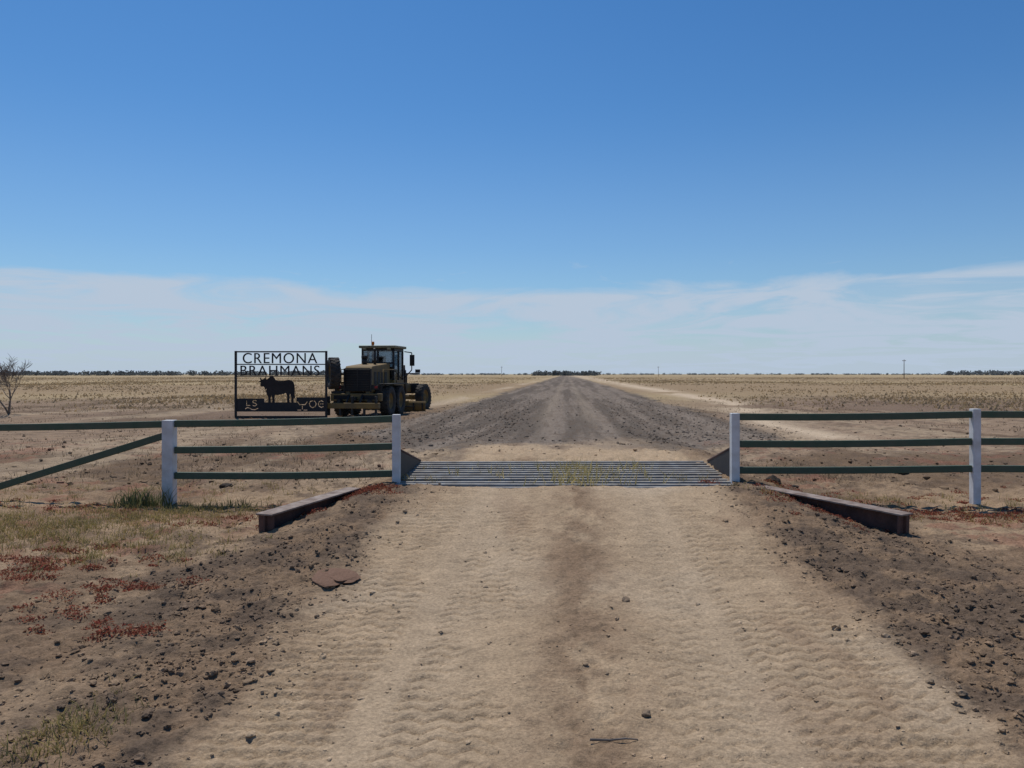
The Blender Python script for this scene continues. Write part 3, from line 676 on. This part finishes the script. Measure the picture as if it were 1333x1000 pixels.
# ---------------------------------------------------------------- sky, sun, camera
W=bpy.data.worlds.new('World'); sc.world=W; W.use_nodes=True; nt=W.node_tree; N=nt.nodes; Lk=nt.links
bg=N['Background']
SUN_EL=62; SUN_AZ=-25
sky=N.new('ShaderNodeTexSky'); sky.sky_type='NISHITA'; sky.sun_disc=False; sky.sun_elevation=R(SUN_EL); sky.sun_rotation=R(SUN_AZ)
sky.air_density=1.0; sky.dust_density=.6; sky.ozone_density=2.0; sky.altitude=100
tc=N.new('ShaderNodeTexCoord'); sp=N.new('ShaderNodeSeparateXYZ'); Lk.new(tc.outputs['Generated'],sp.inputs[0])
def math_(op,a,b=None,c=None,clamp=False):
    m=N.new('ShaderNodeMath'); m.operation=op; m.use_clamp=clamp
    for i,q in enumerate((a,b,c)):
        if q is None: continue
        if isinstance(q,(int,float)): m.inputs[i].default_value=q
        else: Lk.new(q,m.inputs[i])
    return m.outputs[0]
def mr(v,a,b,c,d,smooth=True):
    m=N.new('ShaderNodeMapRange'); m.interpolation_type='SMOOTHSTEP' if smooth else 'LINEAR'
    Lk.new(v,m.inputs['Value']); 
    for k_,q in zip(('From Min','From Max','To Min','To Max'),(a,b,c,d)): m.inputs[k_].default_value=q
    return m.outputs[0]
zc=math_('MAXIMUM',sp.outputs['Z'],0.0)
den=math_('ADD',zc,.07)
cb=N.new('ShaderNodeCombineXYZ'); Lk.new(math_('DIVIDE',sp.outputs['X'],den),cb.inputs[0]); Lk.new(math_('DIVIDE',sp.outputs['Y'],den),cb.inputs[1])
def noise(scale,detail,vec,rough=.55,dist=0):
    n=N.new('ShaderNodeTexNoise'); n.inputs['Scale'].default_value=scale; n.inputs['Detail'].default_value=detail; n.inputs['Roughness'].default_value=rough; n.inputs['Distortion'].default_value=dist
    Lk.new(vec,n.inputs['Vector']); return n.outputs['Fac']
n1=noise(.30,8,cb.outputs[0],.6,.6); n2=noise(.7,9,cb.outputs[0],.62,1.2)
el=math_('ADD',zc,math_('MULTIPLY',math_('SUBTRACT',n1,.5),.12))
m1=mr(el,.098,.122,1,0)
den2=mr(n2,.34,.56,.38,1.0)
mask=math_('MULTIPLY',m1,den2)
# faint high streaks
m2=mr(zc,.11,.19,1,0)
n3=noise(1.1,9,cb.outputs[0],.65,2.0)
wisp=math_('MULTIPLY',math_('MULTIPLY',mr(n3,.50,.72,0,1),m2),.40)
mask=math_('MAXIMUM',mask,wisp)
haze=mr(zc,.0,.10,.88,0)
mask=math_('MAXIMUM',mask,haze)
hz2=mr(zc,.08,.34,.16,0)
mask=math_('MAXIMUM',mask,hz2)
ramp=N.new('ShaderNodeValToRGB'); Lk.new(zc,ramp.inputs[0]); cr=ramp.color_ramp
cr.elements[0].position=.02; cr.elements[0].color=(.64,.85,1.0,1)
cr.elements[1].position=.46; cr.elements[1].color=(.30,.65,.97,1)
e_=cr.elements.new(.16); e_.color=(.45,.75,1.0,1)
tint=N.new('ShaderNodeMix'); tint.data_type='RGBA'; tint.blend_type='MULTIPLY'; tint.inputs[0].default_value=1
Lk.new(sky.outputs[0],tint.inputs[6]); Lk.new(ramp.outputs[0],tint.inputs[7])
mx=N.new('ShaderNodeMix'); mx.data_type='RGBA'; Lk.new(mask,mx.inputs[0]); Lk.new(tint.outputs[2],mx.inputs[6]); mx.inputs[7].default_value=(4.75,5.7,6.95,1)
Lk.new(mx.outputs[2],bg.inputs[0]); bg.inputs[1].default_value=.098
sl=bpy.data.lights.new('sun','SUN'); sl.energy=3.5; sl.angle=R(.5); sl.color=(1,.945,.86)
so=bpy.data.objects.new('sun',sl); col.objects.link(so)
sd=Vector((math.sin(R(SUN_AZ))*math.cos(R(SUN_EL)),math.cos(R(SUN_AZ))*math.cos(R(SUN_EL)),math.sin(R(SUN_EL))))
so.rotation_euler=sd.to_track_quat('Z','Y').to_euler(); so.location=(0,0,30)
cam=bpy.data.cameras.new('camera'); co=bpy.data.objects.new('camera',cam); col.objects.link(co)
co.location=(0,0,1.6); co.rotation_euler=(R(90),0,0); cam.sensor_width=36; cam.lens=27.0; cam.shift_y=-.00975; cam.clip_end=12000; cam.clip_start=.05
sc.camera=co
sc.view_settings.view_transform='Standard'; sc.view_settings.look='None'; sc.view_settings.exposure=0
